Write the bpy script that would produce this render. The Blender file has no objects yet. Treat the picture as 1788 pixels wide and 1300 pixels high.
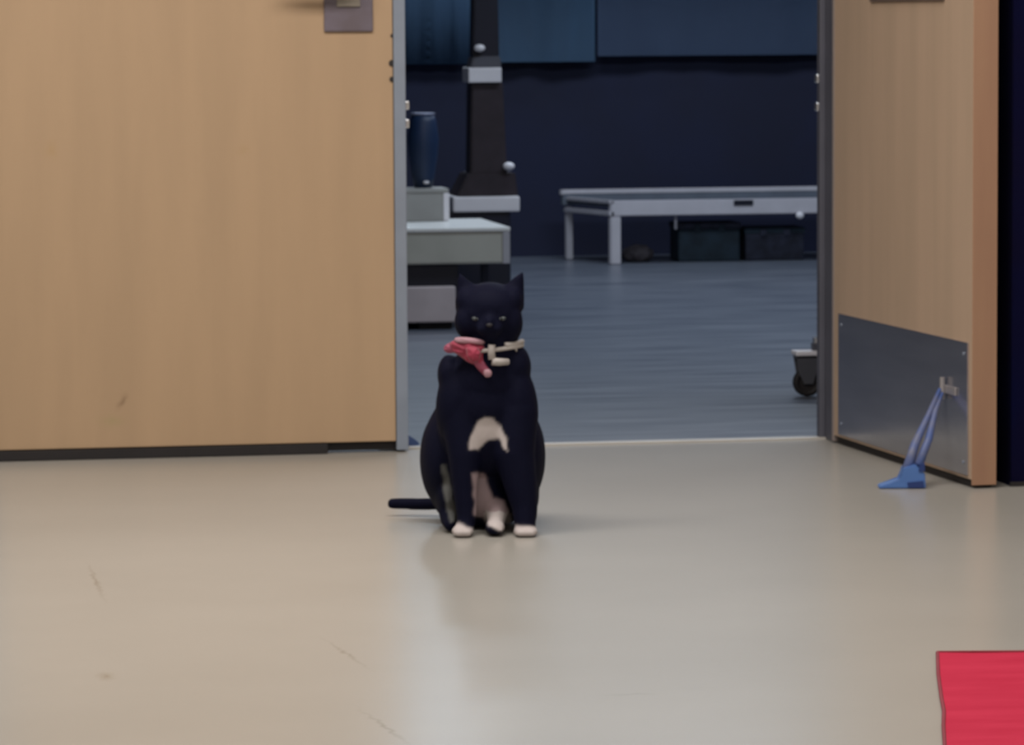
import bpy, bmesh, math, random
import numpy as np
from mathutils import Vector, Matrix, noise
from mathutils.bvhtree import BVHTree
random.seed(4)

# ---------------------------------------------------------------- camera
F, H, YH = 7000.0, 0.86, 30.0
PITCH, YAW, ROLL = math.atan((650 - YH) / F), math.radians(9.6), 0.006
fwd = Vector((math.sin(YAW) * math.cos(PITCH), math.cos(YAW) * math.cos(PITCH), -math.sin(PITCH)))
rgt0 = Vector((math.cos(YAW), -math.sin(YAW), 0)); up0 = rgt0.cross(fwd)
rgt = rgt0 * math.cos(ROLL) - up0 * math.sin(ROLL)
upv = up0 * math.cos(ROLL) + rgt0 * math.sin(ROLL)
EYE = Vector((0, 0, H))
cd = bpy.data.cameras.new('camera'); cam = bpy.data.objects.new('camera', cd)
bpy.context.scene.collection.objects.link(cam)
cd.sensor_width = 36; cd.lens = 36 * F / 1788; cd.clip_start = .05; cd.clip_end = 100
cam.matrix_world = Matrix(((rgt.x, upv.x, -fwd.x, 0), (rgt.y, upv.y, -fwd.y, 0), (rgt.z, upv.z, -fwd.z, H), (0, 0, 0, 1)))
cd.dof.use_dof = True; cd.dof.focus_distance = 3.2; cd.dof.aperture_fstop = 36
scene = bpy.context.scene
scene.camera = cam
scene.view_settings.view_transform = 'Standard'; scene.view_settings.look = 'None'
scene.view_settings.gamma = 1; scene.view_settings.exposure = 0.0
scene.view_settings.use_curve_mapping = False

# ---------------------------------------------------------------- world and lights
w = bpy.data.worlds.new('world'); scene.world = w; w.use_nodes = True
w.node_tree.nodes['Background'].inputs[0].default_value = (.6, .7, .9, 1)
w.node_tree.nodes['Background'].inputs[1].default_value = .05

def area(name, loc, sx, sy, power, col, rot=(0, 0, 0)):
    l = bpy.data.lights.new(name, 'AREA'); l.shape = 'RECTANGLE'; l.size = sx; l.size_y = sy
    l.energy = power; l.color = col
    o = bpy.data.objects.new(name, l); o.location = loc; o.rotation_euler = rot
    scene.collection.objects.link(o)
area('ceiling_lamp', (0.3, 0.6, 2.66), 3.0, .6, 44, (1, .955, .90))
area('ceiling_lamp', (1.5, 3.4, 2.66), 2.4, .6, 48, (1, .955, .90))
area('ceiling_lamp', (0.35, 6.0, 2.66), 3.0, .6, 96, (1, .955, .91))
area('hanging_lamp', (1.82, 13.5, 2.25), .60, .22, 7.5, (.72, .86, 1.0), (math.radians(-40), 0, 0))
area('ceiling_lamp', (2.9, 10.0, 2.66), 1.8, .6, 50, (.74, .86, 1.0))
area('ceiling_lamp', (3.0, 12.4, 2.66), 2.2, .6, 50, (.76, .87, 1.0))

# ---------------------------------------------------------------- helpers
def ray(px, py):
    return fwd * F + rgt * (px - 894) - upv * (py - 650)
def fl(px, py, z=0.0):
    d = ray(px, py); t = (z - H) / d.z; return EYE + d * t
def onY(px, py, Y):
    d = ray(px, py); return EYE + d * (Y / d.y)
def onX(px, py, X):
    d = ray(px, py); return EYE + d * (X / d.x)

COL = scene.collection
def link(name, me, mat, parent=None):
    o = bpy.data.objects.new(name, me); COL.objects.link(o)
    if mat is not None:
        for m in (mat if isinstance(mat, (list, tuple)) else [mat]): me.materials.append(m)
    if parent is not None: o.parent = parent
    return o
def tag(o, label=None, cat=None, group=None, kind=None):
    if label: o['label'] = label
    if cat: o['category'] = cat
    if group: o['group'] = group
    if kind: o['kind'] = kind
    return o
def empty(name, loc, rz=0, parent=None):
    o = bpy.data.objects.new(name, None); COL.objects.link(o)
    o.location = loc; o.rotation_euler = (0, 0, rz); o.empty_display_size = .05
    if parent is not None: o.parent = parent
    return o
def add_box(bm, lo, hi, bev=0.0, seg=2):
    lo = Vector(lo); hi = Vector(hi)
    r = bmesh.ops.create_cube(bm, size=1, matrix=Matrix.Translation((lo + hi) / 2) @ Matrix.Diagonal((*(hi - lo), 1)))
    if bev:
        es = {e for v in r['verts'] for e in v.link_edges}
        bmesh.ops.bevel(bm, geom=list(es), offset=bev, segments=seg, affect='EDGES', profile=.6)
def add_cyl(bm, p0, p1, r0, r1=None, seg=24):
    p0 = Vector(p0); p1 = Vector(p1); r1 = r0 if r1 is None else r1
    d = p1 - p0
    q = d.to_track_quat('Z', 'Y').to_matrix().to_4x4()
    bmesh.ops.create_cone(bm, cap_ends=True, segments=seg, radius1=r0, radius2=r1, depth=d.length,
                          matrix=Matrix.Translation((p0 + p1) / 2) @ q)
def add_ell(bm, c, r, u=24, v=16, rot=None):
    m = Matrix.Translation(c)
    if rot is not None: m = m @ rot.to_4x4()
    bmesh.ops.create_uvsphere(bm, u_segments=u, v_segments=v, radius=1, matrix=m @ Matrix.Diagonal((*r, 1)))
def add_tube(bm, pts, rad, seg=12, closed=False):
    pts = [Vector(p) for p in pts]; n = len(pts)
    rads = rad if isinstance(rad, (list, tuple)) else [rad] * n
    rings = []; prev = None
    for i, p in enumerate(pts):
        a = pts[i - 1] if (i > 0 or closed) else p
        b = pts[(i + 1) % n] if (i < n - 1 or closed) else p
        t = (b - a).normalized()
        if prev is None:
            nrm = t.orthogonal().normalized()
        else:
            nrm = (prev - t * prev.dot(t)).normalized()
        prev = nrm; bn = t.cross(nrm)
        rings.append([bm.verts.new(p + (nrm * math.cos(2 * math.pi * k / seg) + bn * math.sin(2 * math.pi * k / seg)) * rads[i]) for k in range(seg)])
    m = n if closed else n - 1
    for i in range(m):
        A, B = rings[i], rings[(i + 1) % n]
        for k in range(seg): bm.faces.new((A[k], A[(k + 1) % seg], B[(k + 1) % seg], B[k]))
    if not closed:
        bm.faces.new(rings[0][::-1]); bm.faces.new(rings[-1])
def fin(bm, name, mat, parent=None, smooth=False):
    bmesh.ops.recalc_face_normals(bm, faces=bm.faces)
    me = bpy.data.meshes.new(name); bm.to_mesh(me); bm.free()
    if smooth:
        me.polygons.foreach_set('use_smooth', [True] * len(me.polygons))
    return link(name, me, mat, parent)
def box(name, lo, hi, mat, parent=None, bev=0.0, origin=None):
    bm = bmesh.new(); add_box(bm, lo, hi, bev)
    return fin(bm, name, mat, parent)

# ---------------------------------------------------------------- materials
def mat(name, col, rough=.5, metal=0.0, noise_amt=0.0, scale=(4, 4, 4), nscale=3.0, col2=None, bump=0.0, bscale=60, spec=.5, detail=4, sheen=0):
    m = bpy.data.materials.new(name); m.use_nodes = True
    nt = m.node_tree; b = nt.nodes['Principled BSDF']
    b.inputs['Roughness'].default_value = rough; b.inputs['Metallic'].default_value = metal
    b.inputs['Specular IOR Level'].default_value = spec
    if sheen: b.inputs['Sheen Weight'].default_value = sheen
    tc = nt.nodes.new('ShaderNodeTexCoord')
    mp = nt.nodes.new('ShaderNodeMapping'); mp.inputs['Scale'].default_value = scale
    nt.links.new(tc.outputs['Object'], mp.inputs[0])
    nz = nt.nodes.new('ShaderNodeTexNoise'); nz.inputs['Scale'].default_value = nscale; nz.inputs['Detail'].default_value = detail
    nt.links.new(mp.outputs[0], nz.inputs[0])
    rp = nt.nodes.new('ShaderNodeValToRGB')
    c2 = col2 or tuple(c * (1 - noise_amt) for c in col)
    rp.color_ramp.elements[0].position = .35; rp.color_ramp.elements[1].position = .65
    rp.color_ramp.elements[0].color = (*c2, 1); rp.color_ramp.elements[1].color = (*col, 1)
    nt.links.new(nz.outputs[0], rp.inputs[0]); nt.links.new(rp.outputs[0], b.inputs['Base Color'])
    if bump:
        n2 = nt.nodes.new('ShaderNodeTexNoise'); n2.inputs['Scale'].default_value = bscale
        nt.links.new(mp.outputs[0], n2.inputs[0])
        bp = nt.nodes.new('ShaderNodeBump'); bp.inputs['Strength'].default_value = bump; bp.inputs['Distance'].default_value = .002
        nt.links.new(n2.outputs[0], bp.inputs['Height']); nt.links.new(bp.outputs[0], b.inputs['Normal'])
    return m
def add_marks(m, marks):
    """small worn marks at fixed places on the surface: (centre, half sizes, rotation about the normal, colour, strength)"""
    nt = m.node_tree; b = nt.nodes['Principled BSDF']
    src = b.inputs['Base Color'].links[0].from_socket
    tc = nt.nodes.new('ShaderNodeTexCoord')
    wn = nt.nodes.new('ShaderNodeTexNoise'); wn.inputs['Scale'].default_value = 45; wn.inputs['Detail'].default_value = 2
    nt.links.new(tc.outputs['Object'], wn.inputs[0])
    sc = nt.nodes.new('ShaderNodeVectorMath'); sc.operation = 'MULTIPLY_ADD'
    sc.inputs[1].default_value = (.02,) * 3; nt.links.new(wn.outputs['Color'], sc.inputs[0]); nt.links.new(tc.outputs['Object'], sc.inputs[2])
    for c, s, rot, col, st in marks:
        mp = nt.nodes.new('ShaderNodeMapping'); mp.vector_type = 'TEXTURE'
        mp.inputs['Location'].default_value = tuple(v + .01 for v in c); mp.inputs['Rotation'].default_value = rot; mp.inputs['Scale'].default_value = s
        nt.links.new(sc.outputs[0], mp.inputs[0])
        g = nt.nodes.new('ShaderNodeTexGradient'); g.gradient_type = 'QUADRATIC_SPHERE'; nt.links.new(mp.outputs[0], g.inputs[0])
        mu = nt.nodes.new('ShaderNodeMath'); mu.operation = 'MULTIPLY'; mu.inputs[1].default_value = st; mu.use_clamp = True
        nt.links.new(g.outputs['Fac'], mu.inputs[0])
        mx = nt.nodes.new('ShaderNodeMix'); mx.data_type = 'RGBA'
        nt.links.new(mu.outputs[0], mx.inputs['Factor']); nt.links.new(src, mx.inputs['A']); mx.inputs['B'].default_value = (*col, 1)
        src = mx.outputs['Result']
    nt.links.new(src, b.inputs['Base Color'])

M = {}
M['veneer'] = mat('veneer', (.43, .29, .175), .5, scale=(7, 7, .8), nscale=2.2, col2=(.40, .27, .163), bump=.03)
M['veneer_open'] = mat('veneer_open', (.44, .315, .225), .5, scale=(7, 3, .6), nscale=2.2, col2=(.40, .29, .205), bump=.03)
M['veneer_edge'] = mat('veneer_edge', (.36, .205, .125), .5, scale=(9, 9, .9), nscale=2, col2=(.32, .175, .11))
M['steel'] = mat('steel', (.24, .275, .34), .5, .2, .1)
M['frame_steel'] = mat('frame_steel', (.10, .10, .125), .5, .2, .12)
M['kick'] = mat('kick', (.52, .52, .57), .22, .9, scale=(1, 1, 12), nscale=3, col2=(.45, .45, .50))
M['chrome'] = mat('chrome', (.75, .76, .8), .25, .9, .05)
M['dark_metal'] = mat('dark_metal', (.03, .025, .025), .5, .3, .1)
M['rubber'] = mat('rubber', (.012, .009, .010), .7, 0, .2)
M['floor'] = mat('floor', (.355, .334, .30), .26, 0, scale=(.9, .9, .9), nscale=2.0, col2=(.335, .315, .282), spec=.5, bump=.02, bscale=14)
M['back_floor'] = mat('back_floor', (.155, .17, .205), .33, 0, scale=(1.1, 9, 1), nscale=2.4, col2=(.078, .09, .12), spec=.5, bump=.03, bscale=10)
M['wall'] = mat('wall', (.50, .47, .42), .8, 0, .05)
M['ceiling'] = mat('ceiling', (.62, .62, .6), .9, 0, .05)
M['navy'] = mat('navy', (.0065, .010, .040), .75, 0, scale=(2, 2, 2), nscale=1.6, col2=(.006, .008, .030))
M['navy_front'] = mat('navy_front', (.003, .004, .028), 1.0, 0, scale=(2, 2, 2), nscale=2, col2=(.005, .004, .018), spec=.05)
M['curtain'] = mat('curtain', (.055, .115, .21), .85, 0, scale=(3, 3, .6), nscale=2.0, col2=(.05, .09, .155), sheen=.1)
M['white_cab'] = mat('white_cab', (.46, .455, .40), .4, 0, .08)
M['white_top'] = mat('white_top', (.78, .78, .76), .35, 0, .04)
M['grey_box'] = mat('grey_box', (.33, .325, .31), .55, 0, .1)
M['mauve_box'] = mat('mauve_box', (.54, .47, .48), .55, 0, .12)
M['white_bench'] = mat('white_bench', (.56, .535, .575), .45, 0, .08)
M['bench_deck'] = mat('bench_deck', (.13, .15, .19), .6, 0, .15)
M['machine'] = mat('machine', (.030, .020, .028), .5, 0, .3, nscale=6)
M['machine_blk'] = mat('machine_blk', (.006, .006, .018), .5, 0, .2)
M['ledge'] = mat('ledge', (.80, .77, .80), .4, 0, .06)
M['blue_bin'] = mat('blue_bin', (.009, .026, .075), .5, 0, .2)
M['rim'] = mat('rim', (.22, .23, .32), .4, .3, .05)
M['under'] = mat('under', (.03, .055, .08), .7, 0, .4, nscale=5)
M['under_lt'] = mat('under_lt', (.045, .05, .085), .7, 0, .5, nscale=7)
M['under_br'] = mat('under_br', (.10, .085, .095), .7, 0, .2)
M['mat'] = mat('red_mat', (.45, .020, .055), .95, 0, scale=(3, 9, 1), nscale=2.0, col2=(.40, .012, .042), spec=.2, bump=.1, bscale=80)
M['mat_edge'] = mat('mat_edge', (.22, .02, .035), .8, 0, .15)
M['blue'] = mat('blue', (.075, .17, .44), .42, 0, .1)
M['blue_dark'] = mat('blue_dark', (.012, .035, .16), .5, 0, .1)
M['strap'] = mat('strap', (.13, .14, .22), .5, 0, scale=(8, 8, 8), nscale=4, col2=(.06, .10, .27))
M['sign'] = mat('plate_grey', (.15, .125, .155), .5, .1, scale=(6, 6, 6), nscale=4, col2=(.125, .10, .115))
M['sign_in'] = mat('plate_beige', (.24, .21, .17), .5, 0, .05)
M['brown_plate'] = mat('brown_plate', (.13, .09, .075), .6, .1, .1)
M['scuff'] = None
add_marks(M['veneer'], [
    (tuple(onY(212, 700, 7.86)), (.012, .2, .028), (0, math.radians(28), 0), (.22, .135, .075), 1.0),
    (tuple(onY(195, 735, 7.86)), (.045, .2, .022), (0, 0, 0), (.36, .27, .14), .8),
    (tuple(onY(90, 262, 7.86)), (.02, .2, .03), (0, 0, 0), (.40, .26, .13), .7),
    (tuple(onY(425, 262, 7.86)), (.025, .2, .022), (0, 0, 0), (.40, .265, .14), .5)])
add_marks(M['floor'], [
    (tuple(fl(168, 1015)), (.006, .30, .3), (0, 0, 0), (.22, .19, .155), .9),
    (tuple(fl(185, 1180)), (.018, .05, .3), (0, 0, 0), (.23, .195, .15), .9),
    (tuple(fl(603, 1140)), (.006, .20, .3), (0, 0, .10), (.25, .225, .19), .9),
    (tuple(fl(672, 1268)), (.006, .20, .3), (0, 0, .10), (.25, .225, .19), .8),
    (tuple(fl(1100, 1212)), (.05, .012, .3), (0, 0, 0), (.27, .25, .22), .6)])

# ---------------------------------------------------------------- room shell
WY = 7.86                       # front face of the doorway wall
XL = onY(-14, 400, WY).x        # left edge of the closed leaf
XA = onY(691, 400, WY).x        # right edge of the closed leaf
XB = onY(710, 400, WY).x        # clear opening, left
XC = onY(1452, 500, WY).x       # clear opening, right
BY = 14.23
def structure(o): o['kind'] = 'structure'; return o
structure(box('floor', (-2.3, -1.6, -.06), (3.3, WY + .06, 0), M['floor']))
structure(box('floor', (-1.4, WY + .06, -.06), (5.2, BY + .2, 0), M['back_floor']))
structure(box('ceiling', (-2.3, -1.6, 2.7), (3.3, WY + .06, 2.78), M['ceiling']))
structure(box('ceiling', (-1.4, WY + .06, 2.7), (5.2, BY + .2, 2.78), M['navy']))
structure(box('wall_left', (-2.42, -1.6, 0), (-2.3, WY + .12, 2.7), M['wall']))
structure(box('wall_right', (3.3, -1.6, 0), (3.42, 7.03, 2.7), M['wall']))
structure(box('wall_front', (-2.42, -1.72, 0), (3.42, -1.6, 2.7), M['wall']))
# doorway wall: left piece, header, return block beside the open leaf
JB = .05
bm = bmesh.new()
add_box(bm, (-2.3, WY, 0), (XL - JB, WY + .13, 2.7)); add_box(bm, (XL - JB, WY, 2.16), (XC + .04, WY + .13, 2.7))
structure(fin(bm, 'wall_back', M['wall']))
structure(box('wall_right', (2.115, 7.035, .0), (3.42, WY + .13, 2.7), M['navy_front']))
structure(box('baseboard_right', (2.112, 7.028, 0), (3.3, 7.035, .008), M['rubber']))
# steel frame around the doorway
bm = bmesh.new()
add_box(bm, (XL - JB, WY - .012, 0), (XL - .004, WY + .14, 2.16), .003)
add_box(bm, (XL - JB, WY - .012, 2.11), (XC + .04, WY + .14, 2.17), .003)
add_box(bm, (XC, WY - .005, 0), (2.114, WY + .125, 2.12), .003)
add_box(bm, (XC - .012, WY + .05, 0), (XC, WY + .075, 2.11), .002)
frame = structure(fin(bm, 'trim_1', M['frame_steel']))
bm = bmesh.new()
add_box(bm, (XA - .03, WY + .045, -.005), (XC, WY + .075, .004), .001)
structure(fin(bm, 'trim_2', mat('threshold', (.50, .47, .43), .4, .2, .05)))
# strike pieces on the right jamb
for py in (137, 186):
    p = onY(1431, py, WY + .085)
    bm = bmesh.new(); add_box(bm, (XC - .016, WY + .06, p.z - .009), (XC + .001, WY + .082, p.z + .009), .003)
    fin(bm, 'strike_lip', M['chrome'], frame)
# back room walls
structure(box('wall_back', (-1.4, BY, 0), (5.2, BY + .2, 2.7), M['navy']))
structure(box('wall_left', (-1.5, WY + .13, 0), (-1.4, BY + .2, 2.7), M['navy']))
structure(box('wall_right', (5.2, WY + .13, 0), (5.3, BY + .2, 2.7), M['navy']))
structure(box('wall_front', (3.42, WY, 0), (5.3, WY + .13, 2.7), M['navy']))

# ---------------------------------------------------------------- closed leaf
d1 = empty('door_1', ((XL + XA) / 2, WY, 0)); tag(d1, kind='structure')
def kid(o, parent):
    o.parent = parent; o.matrix_parent_inverse = Matrix.Translation(-parent.location); return o
def pbox(name, lo, hi, m, parent, bev=0.0):
    return kid(box(name, lo, hi, m, None, bev), parent)
zb = onY(300, 786, WY).z
pbox('door_leaf', (XL, WY, .022), (XA - .003, WY + .044, 2.10), M['veneer'], d1, .0015)
pbox('edge_strip', (XA - .002, WY - .004, .004), (XB, WY + .048, 2.10), M['steel'], d1, .002)['label'] = 'grey steel strip along the leaf edge'
xs = onY(572, 790, WY).x
pbox('gap_strip', (XL, WY - .006, .001), (xs, WY + .040, .020), M['rubber'], d1, .001)  # black strip stands in for the shade in the gap under the leaf
pbox('gap_shade_end', (xs, WY + .012, .004), (XA - .003, WY + .040, .021), M['rubber'], d1, .001)  # thinner stretch of the same gap shade, modelled as a black strip
p0 = onY(565, 0, WY); p1 = onY(651, 55, WY)
esc = pbox('lock_plate', (p0.x, WY - .006, p1.z), (p1.x, WY, p1.z + .24), M['sign'], d1, .003)
esc['label'] = 'grey rectangular plate near the leaf edge'
q0 = onY(587, 12, WY); q1 = onY(628, 12, WY)
pbox('plate_inset', (q0.x, WY - .010, q0.z), (q1.x, WY - .006, q0.z + .12), M['sign_in'], d1, .002)
bm = bmesh.new()
hz = q0.z + .06; hx = (q0.x + q1.x) / 2
add_cyl(bm, (hx, WY - .006, hz), (hx, WY - .055, hz), .011)
add_tube(bm, [(hx, WY - .055, hz), (hx - .04, WY - .06, hz), (hx - .13, WY - .058, hz)], [.010, .009, .008])
kid(fin(bm, 'lever_handle', M['chrome'], None, True), d1)
for py, r in ((110, .0062), (138, .005), (62, .003)):
    p = onY(684, py, WY)
    bm = bmesh.new(); add_cyl(bm, (p.x, WY - .0025, p.z), (p.x, WY + .003, p.z), r, r * .8, 16)
    kid(fin(bm, 'screw', M['dark_metal'], None), d1)
for py in (184, 216):
    p = onY(714, py, WY)
    bm = bmesh.new(); add_box(bm, (XB - .002, WY + .008, p.z - .009), (XB + .009, WY + .026, p.z + .009), .003)
    kid(fin(bm, 'latch_bolt', M['chrome'], None), d1)

# ---------------------------------------------------------------- open leaf
hp = onY(1453, 774, WY - .02); fp = fl(1697, 853)
ang = math.atan2(-(fp.x - hp.x), -(fp.y - hp.y))          # swing of the leaf
L = (Vector((fp.x, fp.y)) - Vector((hp.x, hp.y))).length
d2 = empty('door_2', (hp.x, hp.y, 0), -ang if False else 0); tag(d2, kind='structure')
dirv = Vector((fp.x - hp.x, fp.y - hp.y, 0)).normalized(); nv = Vector((-dirv.y, dirv.x, 0))   # nv points to +X side
if nv.x < 0: nv = -nv
d2.matrix_world = Matrix(((dirv.x, nv.x, 0, hp.x), (dirv.y, nv.y, 0, hp.y), (0, 0, 1, 0), (0, 0, 0, 1)))
def lbox(name, lo, hi, m, bev=0.0, parent=d2): return box(name, lo, hi, m, parent, bev)
lbox('door_leaf', (.012, .0, .016), (L - .003, .046, 2.10), M['veneer_open'], .001)
lbox('edge_band', (L - .003, .0, .006), (L, .047, 2.10), M['veneer_edge'], .001)['label'] = 'reddish wood edge band of the open leaf'
lbox('hinge_band', (.0, -.001, .004), (.012, .046, 2.10), mat('hinge_band', (.26, .215, .20), .5, 0, .06), .001)
def leafpt(px, py):          # point on the leaf's visible face
    d = ray(px, py); n = Vector(nv); t = (Vector((hp.x, hp.y, 0)) - EYE).dot(n) / d.dot(n)
    p = EYE + d * t; q = p - Vector((hp.x, hp.y, 0)); return q.dot(dirv), p.z
s0, z0 = leafpt(1466, 548); s1, z1 = leafpt(1692, 597)
kp = lbox('kick_plate', (s0, -.003, .022), (min(s1, L - .008), .0, (z0 + z1) / 2), M['kick'], .0008)
kp['label'] = 'grey brushed steel kick plate'
for (s, z) in ((s0 + .02, z0 - .02), (s1 - .02, z0 - .02), (s0 + .02, .045), (s1 - .02, .045)):
    bm = bmesh.new(); add_cyl(bm, (s, -.0045, z), (s, -.003, z), .003, .003, 10); fin(bm, 'screw', M['steel'], kp)
sw = lbox('gap_strip', (.02, .006, .002), (L - .01, .040, .017), M['rubber'], .001)
sa, za = leafpt(1522, 14); sb, zb2 = leafpt(1650, 14)
lbox('push_plate', (sa, -.005, za + .012), (sb, .0, za + .30), M['brown_plate'], .002)
# small metal catch on the kick plate that the doorstop strap reaches
sc_, zc_ = leafpt(1664, 681)
bm = bmesh.new()
add_box(bm, (sc_ - .035, -.007, zc_ - .008), (sc_ + .03, -.003, zc_ + .008), .002)
add_cyl(bm, (sc_ - .03, -.010, zc_ - .018), (sc_ - .03, -.010, zc_ + .022), .005, .005, 14)
fin(bm, 'holder_bracket', mat('bracket', (.36, .34, .35), .4, .5, .1), d2)

# ---------------------------------------------------------------- blue doorstop at the open leaf
wb = fl(1612, 853)
stop = empty('doorstop', wb); tag(stop, 'blue wedge doorstop with tall strap leaning on the steel kick plate', 'doorstop')
ux = Vector((math.cos(YAW), -math.sin(YAW), 0)); uy = Vector((math.sin(YAW), math.cos(YAW), 0))
def S(px, py, back=0.0):     # a point in the stop's own upright plane
    n = uy; d = ray(px, py); t = (wb + uy * back - EYE).dot(n) / d.dot(n); return EYE + d * t - wb
def prism(bm, front, depth):
    a = [bm.verts.new(Vector(p)) for p in front]; b = [bm.verts.new(Vector(p) + uy * depth) for p in front]
    n = len(front); bm.faces.new(a); bm.faces.new(b[::-1])
    for i in range(n): bm.faces.new((a[i], b[i], b[(i + 1) % n], a[(i + 1) % n]))
def gz(v): v = Vector(v); v.z = max(v.z, .001); return v
bm = bmesh.new()
prism(bm, [gz(S(1535, 853)), gz(S(1537, 849)), S(1572, 838), S(1578, 817), S(1600, 812), S(1615, 826), gz(S(1617, 853))], .045)
bmesh.ops.bevel(bm, geom=list(bm.edges), offset=.0015, segments=2, affect='EDGES')
fin(bm, 'wedge', M['blue'], stop)
bm = bmesh.new()
prism(bm, [S(1586, 851) - uy * .002, S(1584, 842) - uy * .002, S(1612, 839) - uy * .002, S(1614, 851) - uy * .002], .003)
fin(bm, 'sole_recess', M['blue_dark'], stop)
bm = bmesh.new()
prism(bm, [S(1604, 823) - uy * .002, S(1605, 810) - uy * .002, S(1614, 807) - uy * .002, S(1615, 822) - uy * .002], .003)
fin(bm, 'strap_loop', M['blue_dark'], stop)
# strap rising to the bracket: two thin bands
tgt = d2.matrix_world @ Vector((sc_ - .03, -.015, zc_)) - wb
bm = bmesh.new()
A0 = S(1586, 822) + uy * .02
add_tube(bm, [A0, A0.lerp(tgt, .3) + Vector((-.004, 0, .002)), A0.lerp(tgt, .65) + Vector((-.002, 0, 0)), tgt], [.0105, .0085, .0055, .0035], 10)
fin(bm, 'strap', M['strap'], stop, True)
bm = bmesh.new()
A1 = S(1606, 815) + uy * .024
add_tube(bm, [A1, A1.lerp(tgt, .35) + Vector((.005, 0, -.002)), A1.lerp(tgt, .7) + Vector((.003, 0, 0)), tgt + Vector((.006, 0, -.004))], [.0085, .0075, .005, .003], 10)
fin(bm, 'strap', M['strap'], stop, True)

# small blue doorstop seen at the edge of the closed leaf
cb = fl(712, 783)
st2 = empty('doorstop', (cb.x, cb.y + .03, 0)); tag(st2, 'small dark blue doorstop at the foot of the closed left door edge', 'doorstop')
bm = bmesh.new()
pr = [(-.012, 0, .001), (.030, 0, .001), (.026, 0, .010), (-.002, 0, .030), (-.012, 0, .030)]
a = [bm.verts.new(Vector(p)) for p in pr]; b = [bm.verts.new(Vector(p) + Vector((0, .06, 0))) for p in pr]
bm.faces.new(a); bm.faces.new(b[::-1])
for i in range(5): bm.faces.new((a[i], b[i], b[(i + 1) % 5], a[(i + 1) % 5]))
bmesh.ops.bevel(bm, geom=list(bm.edges), offset=.0015, segments=2, affect='EDGES')
fin(bm, 'wedge', mat('blue_small', (.05, .09, .24), .5, 0, .1), st2)

# ---------------------------------------------------------------- red mat
c0 = fl(1637, 1137, .005); e1 = fl(1788, 1136, .005); c1 = fl(1644, 1215, .005); c2 = fl(1650, 1300, .005)
dt = (e1 - c0).normalized()
pts = []
far = [c0 + dt * (i * .06) for i in range(12)]
lf = [c0, c0.lerp(c1, .5) + Vector((-.0015, 0, 0)), c1, c1.lerp(c2, .3) + Vector((.002, 0, 0)), c1.lerp(c2, .6), c2, c2 + (c2 - c1) * 1.0]
rt = [p + dt * .66 for p in lf]
T = .004
org = lf[3].copy(); org.z = 0
mt = empty('floor_mat', org); tag(mt, 'red floor mat with darker bound edge lying on the pale floor', 'mat')
bm = bmesh.new(); rows = []
for l_, r_ in zip(lf, rt):
    rows.append([(l_.lerp(r_, k / 14) - org) for k in range(15)])
vt = [[bm.verts.new((p.x, p.y, T + .0015 * noise.noise(Vector((p.x * 9, p.y * 9, 0))))) for p in row] for row in rows]
vb = [[bm.verts.new((p.x, p.y, .0008)) for p in row] for row in rows]
for i in range(len(rows) - 1):
    for k in range(14):
        bm.faces.new((vt[i][k], vt[i][k + 1], vt[i + 1][k + 1], vt[i + 1][k])); bm.faces.new((vb[i][k + 1], vb[i][k], vb[i + 1][k], vb[i + 1][k + 1]))
n_ = len(rows)
for k in range(14):
    bm.faces.new((vt[0][k + 1], vt[0][k], vb[0][k], vb[0][k + 1])); bm.faces.new((vt[-1][k], vt[-1][k + 1], vb[-1][k + 1], vb[-1][k]))
for i in range(n_ - 1):
    bm.faces.new((vt[i][0], vt[i + 1][0], vb[i + 1][0], vb[i][0])); bm.faces.new((vt[i + 1][-1], vt[i][-1], vb[i][-1], vb[i + 1][-1]))
fin(bm, 'pile', M['mat'], mt)
bm = bmesh.new()
loop = [rows[i][0] for i in range(n_)] + [rows[-1][k] for k in range(1, 15)] + [rows[i][-1] for i in range(n_ - 2, -1, -1)] + [rows[0][k] for k in range(13, 0, -1)]
add_tube(bm, [Vector((p.x, p.y, .0036)) for p in loop], .0026, 8, closed=True)
fin(bm, 'binding', M['mat_edge'], mt, True)

# ---------------------------------------------------------------- white cart on the left of the back room
g = fl(790, 575); CY = g.y
def Z(px, py, Y): return onY(px, py, Y).z
xr = onY(889, 430, CY).x; xl = xr - .62
ct = empty('equipment_cart', ((xl + xr) / 2, CY + .25, 0)); tag(ct, 'low white equipment cart with thick body, black base and grey drawer box behind the cat', 'cart')
zt = Z(800, 401, CY); zbm = Z(800, 461, CY); dep = .50
pbox('body', (xl, CY, zbm), (xr, CY + dep, zt - .006), M['white_cab'], ct, .006)
pbox('top', (xl - .004, CY - .004, zt - .006), (xr + .003, CY + dep, zt + .006), M['white_top'], ct, .003)
pbox('corner_trim', (xr - .018, CY - .003, zbm), (xr + .002, CY, zt - .007), mat('corner_trim', (.42, .42, .46), .4, .2, .05), ct, .001)
z5 = Z(760, 500, CY); z6 = Z(760, 563, CY); xq = onY(796, 530, CY).x
pbox('base_frame', (xl + .01, CY + .02, z5), (xq + .012, CY + dep - .02, zbm), M['machine_blk'], ct, .004)
pbox('lower_box', (xl + .01, CY + .0, z6), (xq, CY + dep - .04, z5), M['mauve_box'], ct, .005)
xk = onY(846, 480, CY + .3).x
for (x, y) in ((xk, CY + .30), (xl + .03, CY + dep - .05)):
    bm = bmesh.new(); add_box(bm, (x - .012, y - .012, .001), (x + .012, y + .012, zbm), .002)
    kid(fin(bm, 'leg', M['machine_blk'], None), ct)
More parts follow.
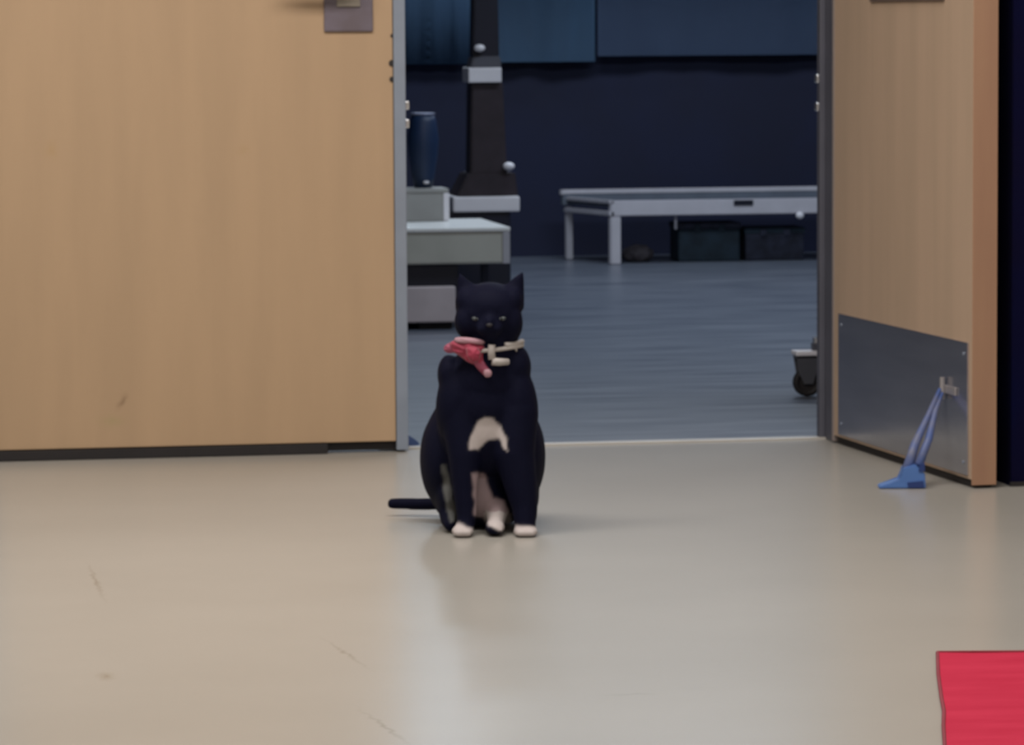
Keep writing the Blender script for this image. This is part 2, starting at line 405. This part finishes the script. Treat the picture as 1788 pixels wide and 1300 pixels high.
for (x, y) in ((xl + .06, CY + .06), (xq - .05, CY + .06), (xl + .06, CY + dep - .12), (xq - .05, CY + dep - .12)):
    bm = bmesh.new(); add_box(bm, (x - .05, y - .03, .001), (x + .045, y + .03, z6), .003)
    kid(fin(bm, 'foot', M['rubber'], None), ct)

# grey box standing on the cart
BYf = CY + .36
x1 = onY(783, 350, BYf).x; ztb = Z(750, 329, BYf)
gb = empty('storage_box', (x1 - .15, BYf + .06, zt + .006)); tag(gb, 'small grey lidded box standing on the white cart', 'box')
pbox('body', (x1 - .30, BYf, zt + .0065), (x1, BYf + .12, ztb - .012), M['grey_box'], gb, .003)
pbox('lid', (x1 - .303, BYf - .003, ztb - .012), (x1 + .001, BYf + .123, ztb), M['grey_box'], gb, .003)
pbox('corner_trim', (x1 - .014, BYf - .002, zt + .008), (x1 + .002, BYf, ztb - .013), M['ledge'], gb)

# blue tapered bin on the box
bx0 = onY(712, 260, BYf + .06).x; bx1 = onY(766, 260, BYf + .06).x
cx = (bx0 + bx1) / 2 ; rr = (bx1 - bx0) / 2
zt3 = Z(740, 198, BYf + .06)
bn = empty('blue_bin', (cx, BYf + .062, ztb)); tag(bn, 'dark blue rounded container with thin pale rim on top of grey box', 'container')
bm = bmesh.new()
prof = [(.55, 0.0005), (.72, .03), (.95, .10), (1.02, .14), (.86, .19), (.74, zt3 - ztb - .004)]
prev = None
sg = 28
rings = [[bm.verts.new((math.cos(2 * math.pi * k / sg) * rr * f, math.sin(2 * math.pi * k / sg) * rr * f, z)) for k in range(sg)] for f, z in prof]
for A, B in zip(rings, rings[1:]):
    for k in range(sg): bm.faces.new((A[k], A[(k + 1) % sg], B[(k + 1) % sg], B[k]))
bm.faces.new(rings[0][::-1])
inner = [[bm.verts.new((v.co.x * .92, v.co.y * .92, max(v.co.z, .01))) for v in R_] for R_ in (rings[-1], rings[2], rings[0])]
for k in range(sg): bm.faces.new((rings[-1][k], rings[-1][(k + 1) % sg], inner[0][(k + 1) % sg], inner[0][k]))
for A, B in zip(inner, inner[1:]):
    for k in range(sg): bm.faces.new((A[k], A[(k + 1) % sg], B[(k + 1) % sg], B[k]))
bm.faces.new(inner[-1])
fin(bm, 'shell', M['blue_bin'], bn, True)
bm = bmesh.new()
add_tube(bm, [(math.cos(2 * math.pi * k / 28) * rr * .72, math.sin(2 * math.pi * k / 28) * rr * .72, zt3 - ztb - .001) for k in range(28)], .0032, 8, closed=True)
fin(bm, 'rim', M['rim'], bn, True)
bm = bmesh.new(); add_ell(bm, (.004, -rr * .62, .016), (.009, .005, .005)); fin(bm, 'clasp', M['ledge'], bn, True)

# ---------------------------------------------------------------- tall dark machine with pale ledges
MY = CY + .78
def X_(px, py, Y=MY): return onY(px, py, Y).x
mc = empty('floor_machine', (X_(850, 350), MY + .09, 0)); tag(mc, 'tall dark floor machine with two pale ledges behind the white cart', 'machine')
za1 = Z(850, 370, MY); za2 = Z(850, 343, MY)
pbox('pedestal', (X_(786, 400), MY + .012, .001), (X_(893, 400), MY + .20, za1), M['machine_blk'], mc, .006)
pbox('ledge', (X_(791, 355), MY, za1), (X_(908, 355), MY + .2, za2), M['ledge'], mc, .006)['label'] = 'pale lower ledge'
zk = Z(850, 306, MY + .05)
def taper(name, pxs0, y0, pxs1, y1, Yc, hd, m):
    a0 = X_(pxs0[0], y0, Yc); a1 = X_(pxs0[1], y0, Yc); zz0 = Z(850, y0, Yc)
    b0 = X_(pxs1[0], y1, Yc); b1 = X_(pxs1[1], y1, Yc); zz1 = Z(850, y1, Yc)
    bm = bmesh.new()
    lo = [bm.verts.new(v) for v in ((a0, Yc, zz0), (a1, Yc, zz0), (a1, Yc + hd, zz0), (a0, Yc + hd, zz0))]
    hi = [bm.verts.new(v) for v in ((b0, Yc, zz1), (b1, Yc, zz1), (b1, Yc + hd, zz1), (b0, Yc + hd, zz1))]
    bm.faces.new(lo[::-1]); bm.faces.new(hi)
    for i in range(4): bm.faces.new((lo[i], lo[(i + 1) % 4], hi[(i + 1) % 4], hi[i]))
    bmesh.ops.bevel(bm, geom=list(bm.edges), offset=.004, segments=2, affect='EDGES')
    return kid(fin(bm, name, m, None), mc)
taper('lower_housing', (797, 905), 343, (818, 900), 302, MY + .02, .16, M['machine'])
taper('column', (822, 886), 305, (824, 878), 143, MY + .03, .10, M['machine'])
pbox('upper_ledge', (X_(819, 128), MY + .01, Z(850, 144, MY + .01)), (X_(877, 128), MY + .13, Z(850, 118, MY + .01)), M['ledge'], mc, .004)['label'] = 'pale upper ledge'
taper('collar', (822, 876), 119, (826, 874), 98, MY + .02, .09, mat('collar_grey', (.09, .09, .11), .5, 0, .1))
taper('mast', (826, 872), 100, (831, 864), -260, MY + .03, .07, M['machine_blk'])
for px, py, r in ((837, 84, .015), (888, 290, .016)):
    p = onY(px, py, MY + .015)
    bm = bmesh.new(); add_ell(bm, (p.x, MY + .012, p.z), (r * 1.1, r * .9, r * .75)); add_cyl(bm, (p.x, MY + .012, p.z), (p.x, MY + .05, p.z), .006)
    kid(fin(bm, 'knob', M['ledge'], None, True), mc)

# ---------------------------------------------------------------- bench
f0 = fl(1067, 462)
b_or = Vector((f0.x, f0.y, 0))
bn2 = empty('low_bench', b_or); tag(bn2, 'long low white bench with rear rail against the dark back wall', 'bench')
BL, BD = 1.25, .34
hB = Z(1100, 350, f0.y); hA = Z(1100, 377, f0.y); hR = Z(1100, 329, f0.y + BD)
xo = onY(986, 450, f0.y + BD).x - f0.x
def sk(x, y): return Vector((x + xo * y / BD, y, 0))    # the end frame runs slantwise
def skbox(bm, x0, x1, y0, y1, z0_, z1_, bev=.003):
    lo = [bm.verts.new(sk(x, y) + Vector((0, 0, z0_))) for x, y in ((x0, y0), (x1, y0), (x1, y1), (x0, y1))]
    hi = [bm.verts.new(sk(x, y) + Vector((0, 0, z1_))) for x, y in ((x0, y0), (x1, y0), (x1, y1), (x0, y1))]
    fs = [bm.faces.new(lo[::-1]), bm.faces.new(hi)]
    for i in range(4): fs.append(bm.faces.new((lo[i], lo[(i + 1) % 4], hi[(i + 1) % 4], hi[i])))
    es = {e for f_ in fs for e in f_.edges}
    bmesh.ops.bevel(bm, geom=list(es), offset=bev, segments=2, affect='EDGES')
bm = bmesh.new(); skbox(bm, 0, BL, 0, .02, hA, hB); fin(bm, 'front_apron', M['white_bench'], bn2)
bm = bmesh.new(); skbox(bm, 0, BL, .02, BD - .02, hA + .03, hB - .012); fin(bm, 'deck', M['bench_deck'], bn2)
bm = bmesh.new(); skbox(bm, -.015, BL, BD - .02, BD, hA + .025, hR - .012); fin(bm, 'rear_apron', M['bench_deck'], bn2)
bm = bmesh.new(); skbox(bm, -.02, BL, BD - .02, BD, hR - .02, hR); fin(bm, 'rear_rail', M['white_bench'], bn2)
bm = bmesh.new(); skbox(bm, -.005, .014, .0, BD, hA - .0, hA + .018); skbox(bm, -.005, .014, .0, BD, hB - .012, hB + .002)
fin(bm, 'end_frame', M['white_bench'], bn2)
for (x, y, t_) in ((0, 0, .036), (0, BD - .02, .022), (BL - .036, 0, .036), (BL - .03, BD - .02, .022)):
    bm = bmesh.new(); skbox(bm, x, x + t_, y, y + .02, .001, hA + (.02 if y else 0)); fin(bm, 'leg', M['white_bench'], bn2)
p = onY(1298, 353, f0.y)
bm = bmesh.new(); add_box(bm, (p.x - b_or.x - .035, -.004, p.z - .010), (p.x - b_or.x + .035, .0, p.z + .008), .002); fin(bm, 'handle_slot', M['machine_blk'], bn2)
p = onY(1396, 376, f0.y)
bm = bmesh.new(); add_ell(bm, (p.x - b_or.x, -.006, p.z), (.014, .008, .012)); fin(bm, 'knob', M['ledge'], bn2, True)
p = onY(1180, 388, f0.y + .03)
bm = bmesh.new(); add_box(bm, (p.x - b_or.x - .004, .03, hA - .05), (p.x - b_or.x + .004, .04, hA + .032), .001); fin(bm, 'bracket', M['white_bench'], bn2)

# things stored under the bench
def crate(name, px0, px1, py0, py1, Yf, dp, m, m2, label, cat):
    a = onY(px0, py1, Yf); b = onY(px1, py0, Yf); z0_ = .001; z1_ = b.z
    r = empty(name, ((a.x + b.x) / 2, Yf + dp / 2, 0)); tag(r, label, cat)
    pbox('body', (a.x, Yf, z0_), (b.x, Yf + dp, z1_ - .02), m, r, .006)
    pbox('lid', (a.x - .004, Yf - .004, z1_ - .02), (b.x + .004, Yf + dp + .004, z1_), m2, r, .004)
    for f_ in (.3, .7):
        xx = a.x + (b.x - a.x) * f_
        pbox('latch', (xx - .012, Yf - .008, z1_ - .03), (xx + .012, Yf - .004, z1_ - .006), m, r, .001)
    return r
crate('storage_crate', 1185, 1292, 388, 450, f0.y + .10, .15, M['under'], M['under_lt'], 'dark blue lidded crate under the middle of the bench', 'crate')
crate('storage_crate', 1302, 1404, 396, 450, f0.y + .10, .15, M['under_lt'], M['under'], 'dim grey blue lidded crate under the right part of the bench', 'crate')
a = onY(1118, 440, f0.y + .12)
sh = empty('cloth_bundle', (a.x, f0.y + .16, 0)); tag(sh, 'small dim brownish bundle on the floor under the left of the bench', 'bundle')
bm = bmesh.new(); bmesh.ops.create_icosphere(bm, subdivisions=4, radius=1)
for v in bm.verts:
    n = noise.noise(v.co * 2.1) * .18 + noise.noise(v.co * 5) * .08
    v.co *= 1 + n; v.co = Vector((v.co.x * .055, v.co.y * .045, max(v.co.z * .034 + .026, .0015)))
fin(bm, 'bundle', M['under_br'], sh, True)

# ---------------------------------------------------------------- curtains over the back wall
zc = Z(1000, 107, BY - .06)
def curtain(name, x0, x1, amp, wl, label, m, zz, Y0):
    r = empty(name, ((x0 + x1) / 2, Y0, zz)); tag(r, label, 'curtain', )
    bm = bmesh.new(); n = max(8, int((x1 - x0) / .012)); R0 = []; R1 = []
    for i in range(n + 1):
        x = x0 + (x1 - x0) * i / n
        o = amp * math.sin(2 * math.pi * x / wl + 1.3 * math.sin(x * 5.1)) + amp * .5 * math.sin(2 * math.pi * x / wl * 2.3 + 1)
        R0.append((x, o)); 
    cols = []
    for j in range(9):
        z = zz + (2.55 - zz) * j / 8
        cols.append([bm.verts.new((x - r.location.x, o * (1 - .35 * j / 8), z - zz)) for x, o in R0])
    for A, B in zip(cols, cols[1:]):
        for i in range(n): bm.faces.new((A[i], A[i + 1], B[i + 1], B[i]))
    bmesh.ops.solidify(bm, geom=list(bm.faces), thickness=.004)
    fin(bm, 'cloth', m, r, True)
    bm = bmesh.new(); add_cyl(bm, (x0 - r.location.x, 0, 2.56 - zz), (x1 - r.location.x, 0, 2.56 - zz), .012); fin(bm, 'rail', M['dark_metal'], r)
    return r
xm = onY(835, 50, BY - .06).x; xn = onY(1045, 50, BY - .06).x
curtain('curtain', onY(560, 50, BY - .06).x, xm - .006, .007, .085, 'blue green curtain in tight folds left of the tall dark machine', mat('curtain_1', (.085, .165, .29), .85, 0, scale=(3, 3, .6), nscale=2.0, col2=(.075, .14, .24)), Z(760, 112, BY - .06), BY - .06)
curtain('curtain', xm, xn - .012, .008, .30, 'blue green curtain panel hanging just right of the tall dark machine', mat('curtain_2', (.06, .125, .22), .85, 0, scale=(3, 3, .6), nscale=2.0, col2=(.055, .10, .17)), Z(950, 108, BY - .06), BY - .06)
curtain('curtain', xn - .004, onY(1560, 50, BY - .06).x, .006, .42, 'wide flat slate blue curtain reaching behind the right door jamb', mat('curtain_3', (.062, .095, .17), .85, 0, scale=(2, 2, .6), nscale=2.0, col2=(.055, .082, .15)), Z(1300, 96, BY - .06), BY - .06)

# ---------------------------------------------------------------- trolley caster at right
kf = fl(1409, 692)
tr = empty('trolley', (kf.x, kf.y, 0)); tag(tr, 'steel trolley mostly hidden by the right jamb with one black caster showing', 'trolley')
def K(px, py): p = onY(px, py, kf.y); return p.x - kf.x, p.z
R = .032
bm = bmesh.new(); 
prof = [(-.011, .62), (-.011, .93), (-.007, 1.0), (.007, 1.0), (.011, .93), (.011, .62)]
sg = 36
rg = [[bm.verts.new((R * f * math.cos(2 * math.pi * k / sg), y, R + .001 + R * f * math.sin(2 * math.pi * k / sg))) for k in range(sg)] for y, f in prof]
for A, B in zip(rg, rg[1:] + [rg[0]]):
    for k in range(sg): bm.faces.new((A[k], A[(k + 1) % sg], B[(k + 1) % sg], B[k]))
whl = fin(bm, 'wheel', M['rubber'], tr, True)
bm = bmesh.new(); add_cyl(bm, (0, -.010, R), (0, .010, R), R * .62); fin(bm, 'hub', M['dark_metal'], whl)
fk = mat('fork', (.11, .11, .125), .45, .4, .1)
bm = bmesh.new()
for s in (-1, 1):
    pr = [(-.010, .030), (.010, .030), (.018, .054), (.026, .092), (-.028, .092), (-.022, .055)]
    a = [bm.verts.new((x, s * .014, z)) for x, z in pr]; b = [bm.verts.new((x, s * .017, z)) for x, z in pr]
    bm.faces.new(a); bm.faces.new(b[::-1])
    for i in range(6): bm.faces.new((a[i], b[i], b[(i + 1) % 6], a[(i + 1) % 6]))
add_box(bm, (-.028, -.017, .088), (.030, .017, .094), .001)
fin(bm, 'fork', fk, tr)
bm = bmesh.new(); add_box(bm, (-.030, -.022, .094), (.034, .030, .105), .003); fin(bm, 'mount_plate', M['ledge'], tr)
bm = bmesh.new(); add_cyl(bm, (.022, 0, .105), (.022, 0, .135), .009); fin(bm, 'stem', M['chrome'], tr)
bm = bmesh.new(); add_box(bm, (.012, -.012, .104), (.60, .012, .122), .002)
for x_, y_ in ((.14, -.012), (.57, -.012), (.14, .38), (.57, .38)): add_box(bm, (x_, y_, .0 if x_ > .5 or y_ > .1 else .12), (x_ + .024, y_ + .024, .80), .002)
add_box(bm, (.14, -.012, .78), (.60, .404, .80), .003); add_box(bm, (.15, .0, .14), (.59, .39, .15), .002)
fin(bm, 'trolley_frame', M['frame_steel'], tr)

# ================================================================ the cat
cp = fl(865, 936)
SC = F / ((cp - EYE).dot(fwd))           # px per metre at the front paws
CAM_YAW = -YAW
def c(px, py, Y=0.0):
    """local cat coordinates from the place in the photograph and a depth behind the front paws"""
    k = 1 + Y / 7.0
    return Vector(((px - 865 - 0) / SC * k - 0.0, Y, ((936 - py) - Y * 128) / SC * k))
def inv(v):
    k = 1 + v.y / 7.0
    return v.x * SC / k + 865, 936 - v.z * SC / k - v.y * 128
AV = []; AF = []; OFF = 0
def sph(u, v):
    P = [(0, 0, 1)] + [(math.sin(math.pi * i / v) * math.cos(2 * math.pi * k / u), math.sin(math.pi * i / v) * math.sin(2 * math.pi * k / u), math.cos(math.pi * i / v)) for i in range(1, v) for k in range(u)] + [(0, 0, -1)]
    Fc = [(0, 1 + k, 1 + (k + 1) % u) for k in range(u)]
    for i in range(v - 2):
        for k in range(u): Fc.append((1 + i * u + k, 1 + (i + 1) * u + k, 1 + (i + 1) * u + (k + 1) % u, 1 + i * u + (k + 1) % u))
    b0 = 1 + (v - 2) * u
    Fc += [(len(P) - 1, b0 + (k + 1) % u, b0 + k) for k in range(u)]
    return np.array(P), Fc
SP1 = sph(28, 18); SP2 = sph(16, 10)
def put(sp, ctr, r, rot=None):
    global OFF
    P = sp[0] * np.array(r)
    if rot is not None: P = P @ np.array(rot).T
    P = P + np.array(ctr); P[:, 2] = np.maximum(P[:, 2], .0015)
    AV.append(P); AF.extend([tuple(i + OFF for i in f) for f in sp[1]]); OFF += len(P)
def E(px, py, Y, rx, ry, rz, rot=None): put(SP1, c(px, py, Y), (rx, ry, rz), rot)
def limb(nodes):
    """nodes: (px, py, Y, radius)"""
    P = [(c(a, b_, d), r) for a, b_, d, r in nodes]
    for (p, r), (q, s) in zip(P, P[1:]):
        n = max(2, int((q - p).length / (min(r, s) * .35)))
        for i in range(n + 1):
            t = i / n; put(SP2, p.lerp(q, t), (r + (s - r) * t,) * 3)
bm = bmesh.new()
# trunk
E(846, 700, .075, .080, .070, .085)
E(846, 740, .085, .078, .075, .095)
E(838, 790, .155, .098, .105, .120)
E(840, 850, .170, .090, .110, .075)
E(850, 665, .065, .072, .060, .055)
# shoulders and neck
E(800, 700, .055, .036, .045, .070, Matrix.Rotation(.12, 3, 'Y'))
E(903, 705, .055, .036, .045, .075, Matrix.Rotation(-.12, 3, 'Y'))
E(786, 652, .062, .020, .035, .034)
limb([(850, 660, .065, .060), (856, 620, .055, .050), (857, 575, .055, .048)])
E(900, 640, .06, .028, .04, .04)
# haunches
E(772, 800, .150, .038, .085, .080)
E(916, 795, .150, .036, .085, .078)
E(782, 865, .130, .024, .070, .045, Matrix.Rotation(-.18, 3, 'Y'))
E(915, 860, .120, .026, .075, .050)
# head: skull, cheeks, muzzle, chin, brow
E(857, 535, .050, .0525, .052, .042)
E(857, 552, .042, .054, .044, .038)
E(820, 560, .040, .0235, .032, .030); E(893, 562, .040, .0215, .032, .034)
E(820, 524, .045, .022, .026, .024); E(895, 524, .045, .020, .026, .024)
E(856, 568, .012, .024, .022, .016)
E(847, 573, .000, .013, .012, .010); E(866, 573, .000, .013, .012, .010)
E(857, 561, .004, .010, .022, .012)
E(858, 586, .012, .015, .014, .010)
E(836, 545, .014, .017, .012, .009); E(878, 545, .014, .017, .012, .009)
# ears
def ear(outer, inner, tip, Yb):
    o0 = c(*outer, Yb); i0 = c(*inner, Yb); t = c(*tip, Yb + .004); mid = (o0 + i0) / 2
    f = [bm.verts.new(o0 + Vector((0, .004, 0))), bm.verts.new(mid + Vector((0, -.006, -.006))), bm.verts.new(i0 + Vector((0, .004, 0)))]
    b_ = [bm.verts.new(o0 + Vector((0, .014, -.008))), bm.verts.new(mid + Vector((0, .022, -.01))), bm.verts.new(i0 + Vector((0, .014, -.008)))]
    tp = [bm.verts.new(t + Vector((-.0022, -.001, 0))), bm.verts.new(t + Vector((.0022, -.001, 0))), bm.verts.new(t + Vector((0, .0045, 0)))]
    bmesh.ops.convex_hull(bm, input=f + b_ + tp)
ear((797, 535), (846, 506), (804, 474), .040)
ear((918, 535), (872, 506), (916, 471), .040)
# forelegs
limb([(806, 715, .045, .036), (812, 790, .030, .029), (812, 850, .022, .021), (815, 900, .016, .017), (812, 922, .010, .015)])
limb([(902, 720, .045, .038), (898, 790, .035, .036), (908, 840, .026, .029), (916, 885, .018, .022), (917, 918, .010, .018)])
# fore paws
E(808, 926, .000, .019, .024, .0105); E(918, 928, .000, .021, .024, .0105)
for px in (798, 805, 812, 819): E(px, 929.5, -.016, .0055, .010, .0070)
for px in (906, 914, 922, 930): E(px, 930.5, -.016, .0060, .010, .0070)
# hind feet and belly
limb([(786, 860, .12, .026), (782, 905, .07, .014), (786, 916, .045, .011)])
limb([(880, 850, .11, .034), (868, 890, .06, .020), (865, 915, .030, .0145)])
E(864, 920, .012, .017, .030, .0125)
for px in (855, 861.5, 868, 874): E(px, 925, -.008, .0052, .009, .0068)
E(848, 860, .095, .040, .050, .050)
limb([(912, 860, .11, .028), (922, 900, .075, .016), (924, 912, .05, .011)])
# tail, lying out to the side on the floor
limb([(820, 868, .24, .026), (790, 876, .26, .017), (765, 879, .27, .0112), (735, 879, .275, .0108), (700, 878, .28, .0104), (684, 878, .28, .0100)])
bm.verts.index_update()
AV.append(np.array([v.co[:] for v in bm.verts])); AF.extend([tuple(v.index + OFF for v in f.verts) for f in bm.faces]); bm.free()
me = bpy.data.meshes.new('cat_raw'); me.from_pydata(np.concatenate(AV).tolist(), [], AF)
raw = bpy.data.objects.new('cat_raw', me); COL.objects.link(raw)
rm = raw.modifiers.new('r', 'REMESH'); rm.mode = 'VOXEL'; rm.voxel_size = .0038; rm.use_smooth_shade = True
sm = raw.modifiers.new('s', 'SMOOTH'); sm.factor = .6; sm.iterations = 7
dg = bpy.context.evaluated_depsgraph_get(); dg.update()
body_me = bpy.data.meshes.new_from_object(raw.evaluated_get(dg))
bpy.data.objects.remove(raw); body_me.name = 'cat'
n = len(body_me.vertices)
# coat pattern (black with white marks) as a colour attribute
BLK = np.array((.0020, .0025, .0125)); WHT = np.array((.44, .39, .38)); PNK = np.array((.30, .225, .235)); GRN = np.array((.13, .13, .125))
def sstep(a, b, x): 
    t = max(0, min(1, (x - a) / (b - a))); return t * t * (3 - 2 * t)
def tri_in(px, py, poly, soft):
    # signed distance to a convex-ish polygon
    ins = False; dmin = 1e9; j = len(poly) - 1
    for i in range(len(poly)):
        (xa, ya), (xb, yb) = poly[i], poly[j]
        if (ya > py) != (yb > py) and px < (xb - xa) * (py - ya) / (yb - ya) + xa: ins = not ins
        dx, dy = xb - xa, yb - ya; t = max(0, min(1, ((px - xa) * dx + (py - ya) * dy) / (dx * dx + dy * dy)))
        dmin = min(dmin, math.hypot(px - xa - t * dx, py - ya - t * dy)); j = i
    s = dmin if ins else -dmin
    return sstep(-soft, soft, s)
blaze = [(820, 784), (822, 762), (832, 738), (848, 727), (862, 729), (876, 745), (886, 768), (888, 786), (878, 782), (872, 766), (856, 766), (846, 772), (836, 784)]
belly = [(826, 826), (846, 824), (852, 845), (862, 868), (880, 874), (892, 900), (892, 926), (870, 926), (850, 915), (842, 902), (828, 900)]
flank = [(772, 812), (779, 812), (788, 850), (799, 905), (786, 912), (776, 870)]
att = body_me.color_attributes.new('coat', 'FLOAT_COLOR', 'POINT')
cols = np.ones((n, 4), dtype=np.float32)
for i, v in enumerate(body_me.vertices):
    co = v.co; nrm = v.normal; px, py = inv(co)
    w_ = noise.noise(co * 60) * 3; px += w_; py += noise.noise(co * 70 + Vector((5, 0, 0))) * 3
    base = BLK.copy()
    if nrm.y < .35:
        if co.y < .12 and 715 < py < 800: base += (WHT - base) * tri_in(px, py, blaze, 3.0)
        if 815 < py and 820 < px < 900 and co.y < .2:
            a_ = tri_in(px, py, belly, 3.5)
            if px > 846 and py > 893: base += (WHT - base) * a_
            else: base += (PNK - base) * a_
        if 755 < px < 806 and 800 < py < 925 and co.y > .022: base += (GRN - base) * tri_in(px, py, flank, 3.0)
    # white toes
    if co.y < .035 and co.z < .05:
        if px < 835: base += (WHT - base) * sstep(912, 922, py + (px - 812) * -.35)
        elif px > 895: base += (WHT - base) * sstep(914, 922, py)
    cols[i, :3] = base
att.data.foreach_set('color', cols.ravel())
fur = bpy.data.materials.new('fur'); fur.use_nodes = True
nt = fur.node_tree; b = nt.nodes['Principled BSDF']
va = nt.nodes.new('ShaderNodeVertexColor'); va.layer_name = 'coat'; nt.links.new(va.outputs[0], b.inputs['Base Color'])
b.inputs['Roughness'].default_value = .75; b.inputs['Specular IOR Level'].default_value = .10
tc = nt.nodes.new('ShaderNodeTexCoord'); mp = nt.nodes.new('ShaderNodeMapping'); mp.inputs['Scale'].default_value = (1, 1, .22)
nz = nt.nodes.new('ShaderNodeTexNoise'); nz.inputs['Scale'].default_value = 420; nz.inputs['Detail'].default_value = 3
bp = nt.nodes.new('ShaderNodeBump'); bp.inputs['Strength'].default_value = .5; bp.inputs['Distance'].default_value = .0015
nt.links.new(tc.outputs['Object'], mp.inputs[0]); nt.links.new(mp.outputs[0], nz.inputs[0]); nt.links.new(nz.outputs[0], bp.inputs['Height']); nt.links.new(bp.outputs[0], b.inputs['Normal'])
cat = link('cat', body_me, fur)
cat.location = (cp.x, cp.y, 0); cat.rotation_euler = (0, 0, CAM_YAW)
tag(cat, 'black and white cat sitting upright in the doorway wearing a red bow', 'cat')
bvh = BVHTree.FromPolygons([v.co[:] for v in body_me.vertices], [p.vertices[:] for p in body_me.polygons])
def front(px, py, off=0.0):
    q = c(px, py, 0.0); h = bvh.ray_cast(Vector((q.x, -.3, q.z)), Vector((0, 1, 0)))
    if h[0] is None: return Vector((q.x, .05, q.z))
    # second look, corrected for the depth found
    q2 = c(px, py, h[0].y); h2 = bvh.ray_cast(Vector((q2.x, -.3, q2.z)), Vector((0, 1, 0)))
    h = h2 if h2[0] is not None else h
    return h[0] + Vector((0, -off, 0))
# face
eye_m = mat('eye', (.07, .08, .085), .4, 0, .2, spec=.3); pup = mat('pupil', (.004, .004, .004), .15)
lid_m = mat('eyelid', (.02, .02, .03), .7)
for px, tilt in ((834, .22), (878, -.22)):
    p = front(px, 555.5, -.0045)
    bm = bmesh.new(); add_ell(bm, p, (.0078, .0065, .0042), 20, 14, Matrix.Rotation(tilt, 3, 'Y')); ey = fin(bm, 'eye', eye_m, cat, True)
    bm = bmesh.new(); add_ell(bm, p + Vector((0, -.0055, 0)), (.0016, .0016, .0032), 12, 8); fin(bm, 'pupil', pup, ey, True)
p = front(857, 566, -.002)
bm = bmesh.new(); add_ell(bm, p, (.0055, .004, .0038), 16, 10); fin(bm, 'nose', mat('nose', (.012, .010, .016), .7), cat, True)
# neckwear ------------------------------------------------------------
white = mat('collar_white', (.42, .385, .365), .6, 0, .08); red = mat('bow_red', (.33, .022, .060), .7, 0, .3, scale=(12, 12, 12), nscale=5, bump=.3, bscale=40, sheen=.2)
pale = mat('bow_pale', (.40, .22, .26), .7, 0, .15); pinkm = mat('bow_pink', (.30, .06, .11), .7, 0, .2)
cc = c(856, 606, .055)
bm = bmesh.new(); ring = []
for k in range(40):
    a_ = 2 * math.pi * k / 40; d = Vector((math.cos(a_), math.sin(a_), 0))
    h = bvh.ray_cast(cc + d * .25 + Vector((0, 0, .004 * math.cos(a_))), -d)
    ring.append(h[0] + d * .0028 if h[0] is not None else cc + d * .056)
add_tube(bm, ring, .0036, 10, closed=True)
col_ = fin(bm, 'collar', white, cat, True); col_['label'] = 'thin white collar around the neck'
def strip(px_list, r, flat, off, m, name, par):
    bm = bmesh.new(); add_tube(bm, [front(x, y, off) for x, y in px_list], r, 10)
    return fin(bm, name, m, par, True)
strip([(861, 600), (860, 612), (861, 626)], .0062, 1, .004, white, 'collar_flap', col_)
strip([(861, 629), (873, 630), (889, 630)], [.0068, .0066, .0055], 1, .005, white, 'collar_flap', col_)
strip([(884, 601), (900, 600), (914, 599)], .0046, 1, .003, white, 'collar_flap', col_)
strip([(900, 602), (904, 612)], [.004, .0015], 1, .003, white, 'collar_point', col_)
bow = empty('bow', c(825, 615, .0), 0, cat)
bow['label'] = 'red and pink cloth bow at the side of the neck'
def petal(pts_px, Yo, m, name, depth=.012, crease=.25):
    P = [c(x, y, 0) for x, y in pts_px]; ctr = sum(P, Vector()) / len(P)
    base = front(827, 618, .004).y + Yo
    bm = bmesh.new(); rings = []
    fine = []
    for i in range(len(P)):
        for t in (0, .25, .5, .75):
            a0, a1, a2, a3 = P[i - 1], P[i], P[(i + 1) % len(P)], P[(i + 2) % len(P)]
            fine.append(.5 * ((2 * a1) + (a2 - a0) * t + (2 * a0 - 5 * a1 + 4 * a2 - a3) * t * t + (3 * a1 - a0 - 3 * a2 + a3) * t ** 3))
    N = len(fine)
    for side in (1, -1):
        for f_ in ((1.0, .82, .55, .28) if side == 1 else (.28, .55, .82)):
            ring_ = []
            for k, p_ in enumerate(fine):
                q = ctr.lerp(p_, f_); b_ = math.sqrt(max(0, 1 - f_ * f_)) * depth
                wv = crease * depth * math.sin(k * 2 * math.pi / N * 6) * f_
                ring_.append(bm.verts.new((q.x, base - side * b_ - wv * (1 if side == 1 else .6), q.z)))
            rings.append(ring_)
    front_r = rings[:4]; back_r = rings[4:]
    order = front_r[::-1] + back_r[::-1]
    for A, B in zip(order, order[1:]):
        for k in range(N): bm.faces.new((A[k], A[(k + 1) % N], B[(k + 1) % N], B[k]))
    bm.faces.new(order[0]); bm.faces.new(order[-1][::-1])
    # local to the bow
    for v in bm.verts: v.co -= bow.location
    return fin(bm, name, m, bow, True)
petal([(786, 600), (800, 592), (826, 594), (846, 600), (850, 618), (846, 640), (824, 634), (806, 622), (792, 612)], 0, red, 'bow_loop')
petal([(798, 588), (822, 588), (846, 593), (846, 600), (820, 599), (798, 597)], -.006, pale, 'bow_trim', .006, .1)['label'] = 'pale pink edge along the top of the bow'
petal([(778, 604), (788, 598), (796, 603), (796, 614), (786, 616), (778, 612)], .004, pinkm, 'bow_end', .007)
petal([(826, 628), (842, 626), (854, 640), (858, 652), (848, 655), (838, 646)], -.004, pinkm, 'bow_tail', .007)
petal([(816, 606), (834, 604), (842, 616), (836, 630), (822, 628)], -.012, red, 'bow_knot', .008)
petal([(846, 645), (856, 643), (861, 650), (857, 657), (848, 656)], -.010, pale, 'bow_tip', .004, .1)
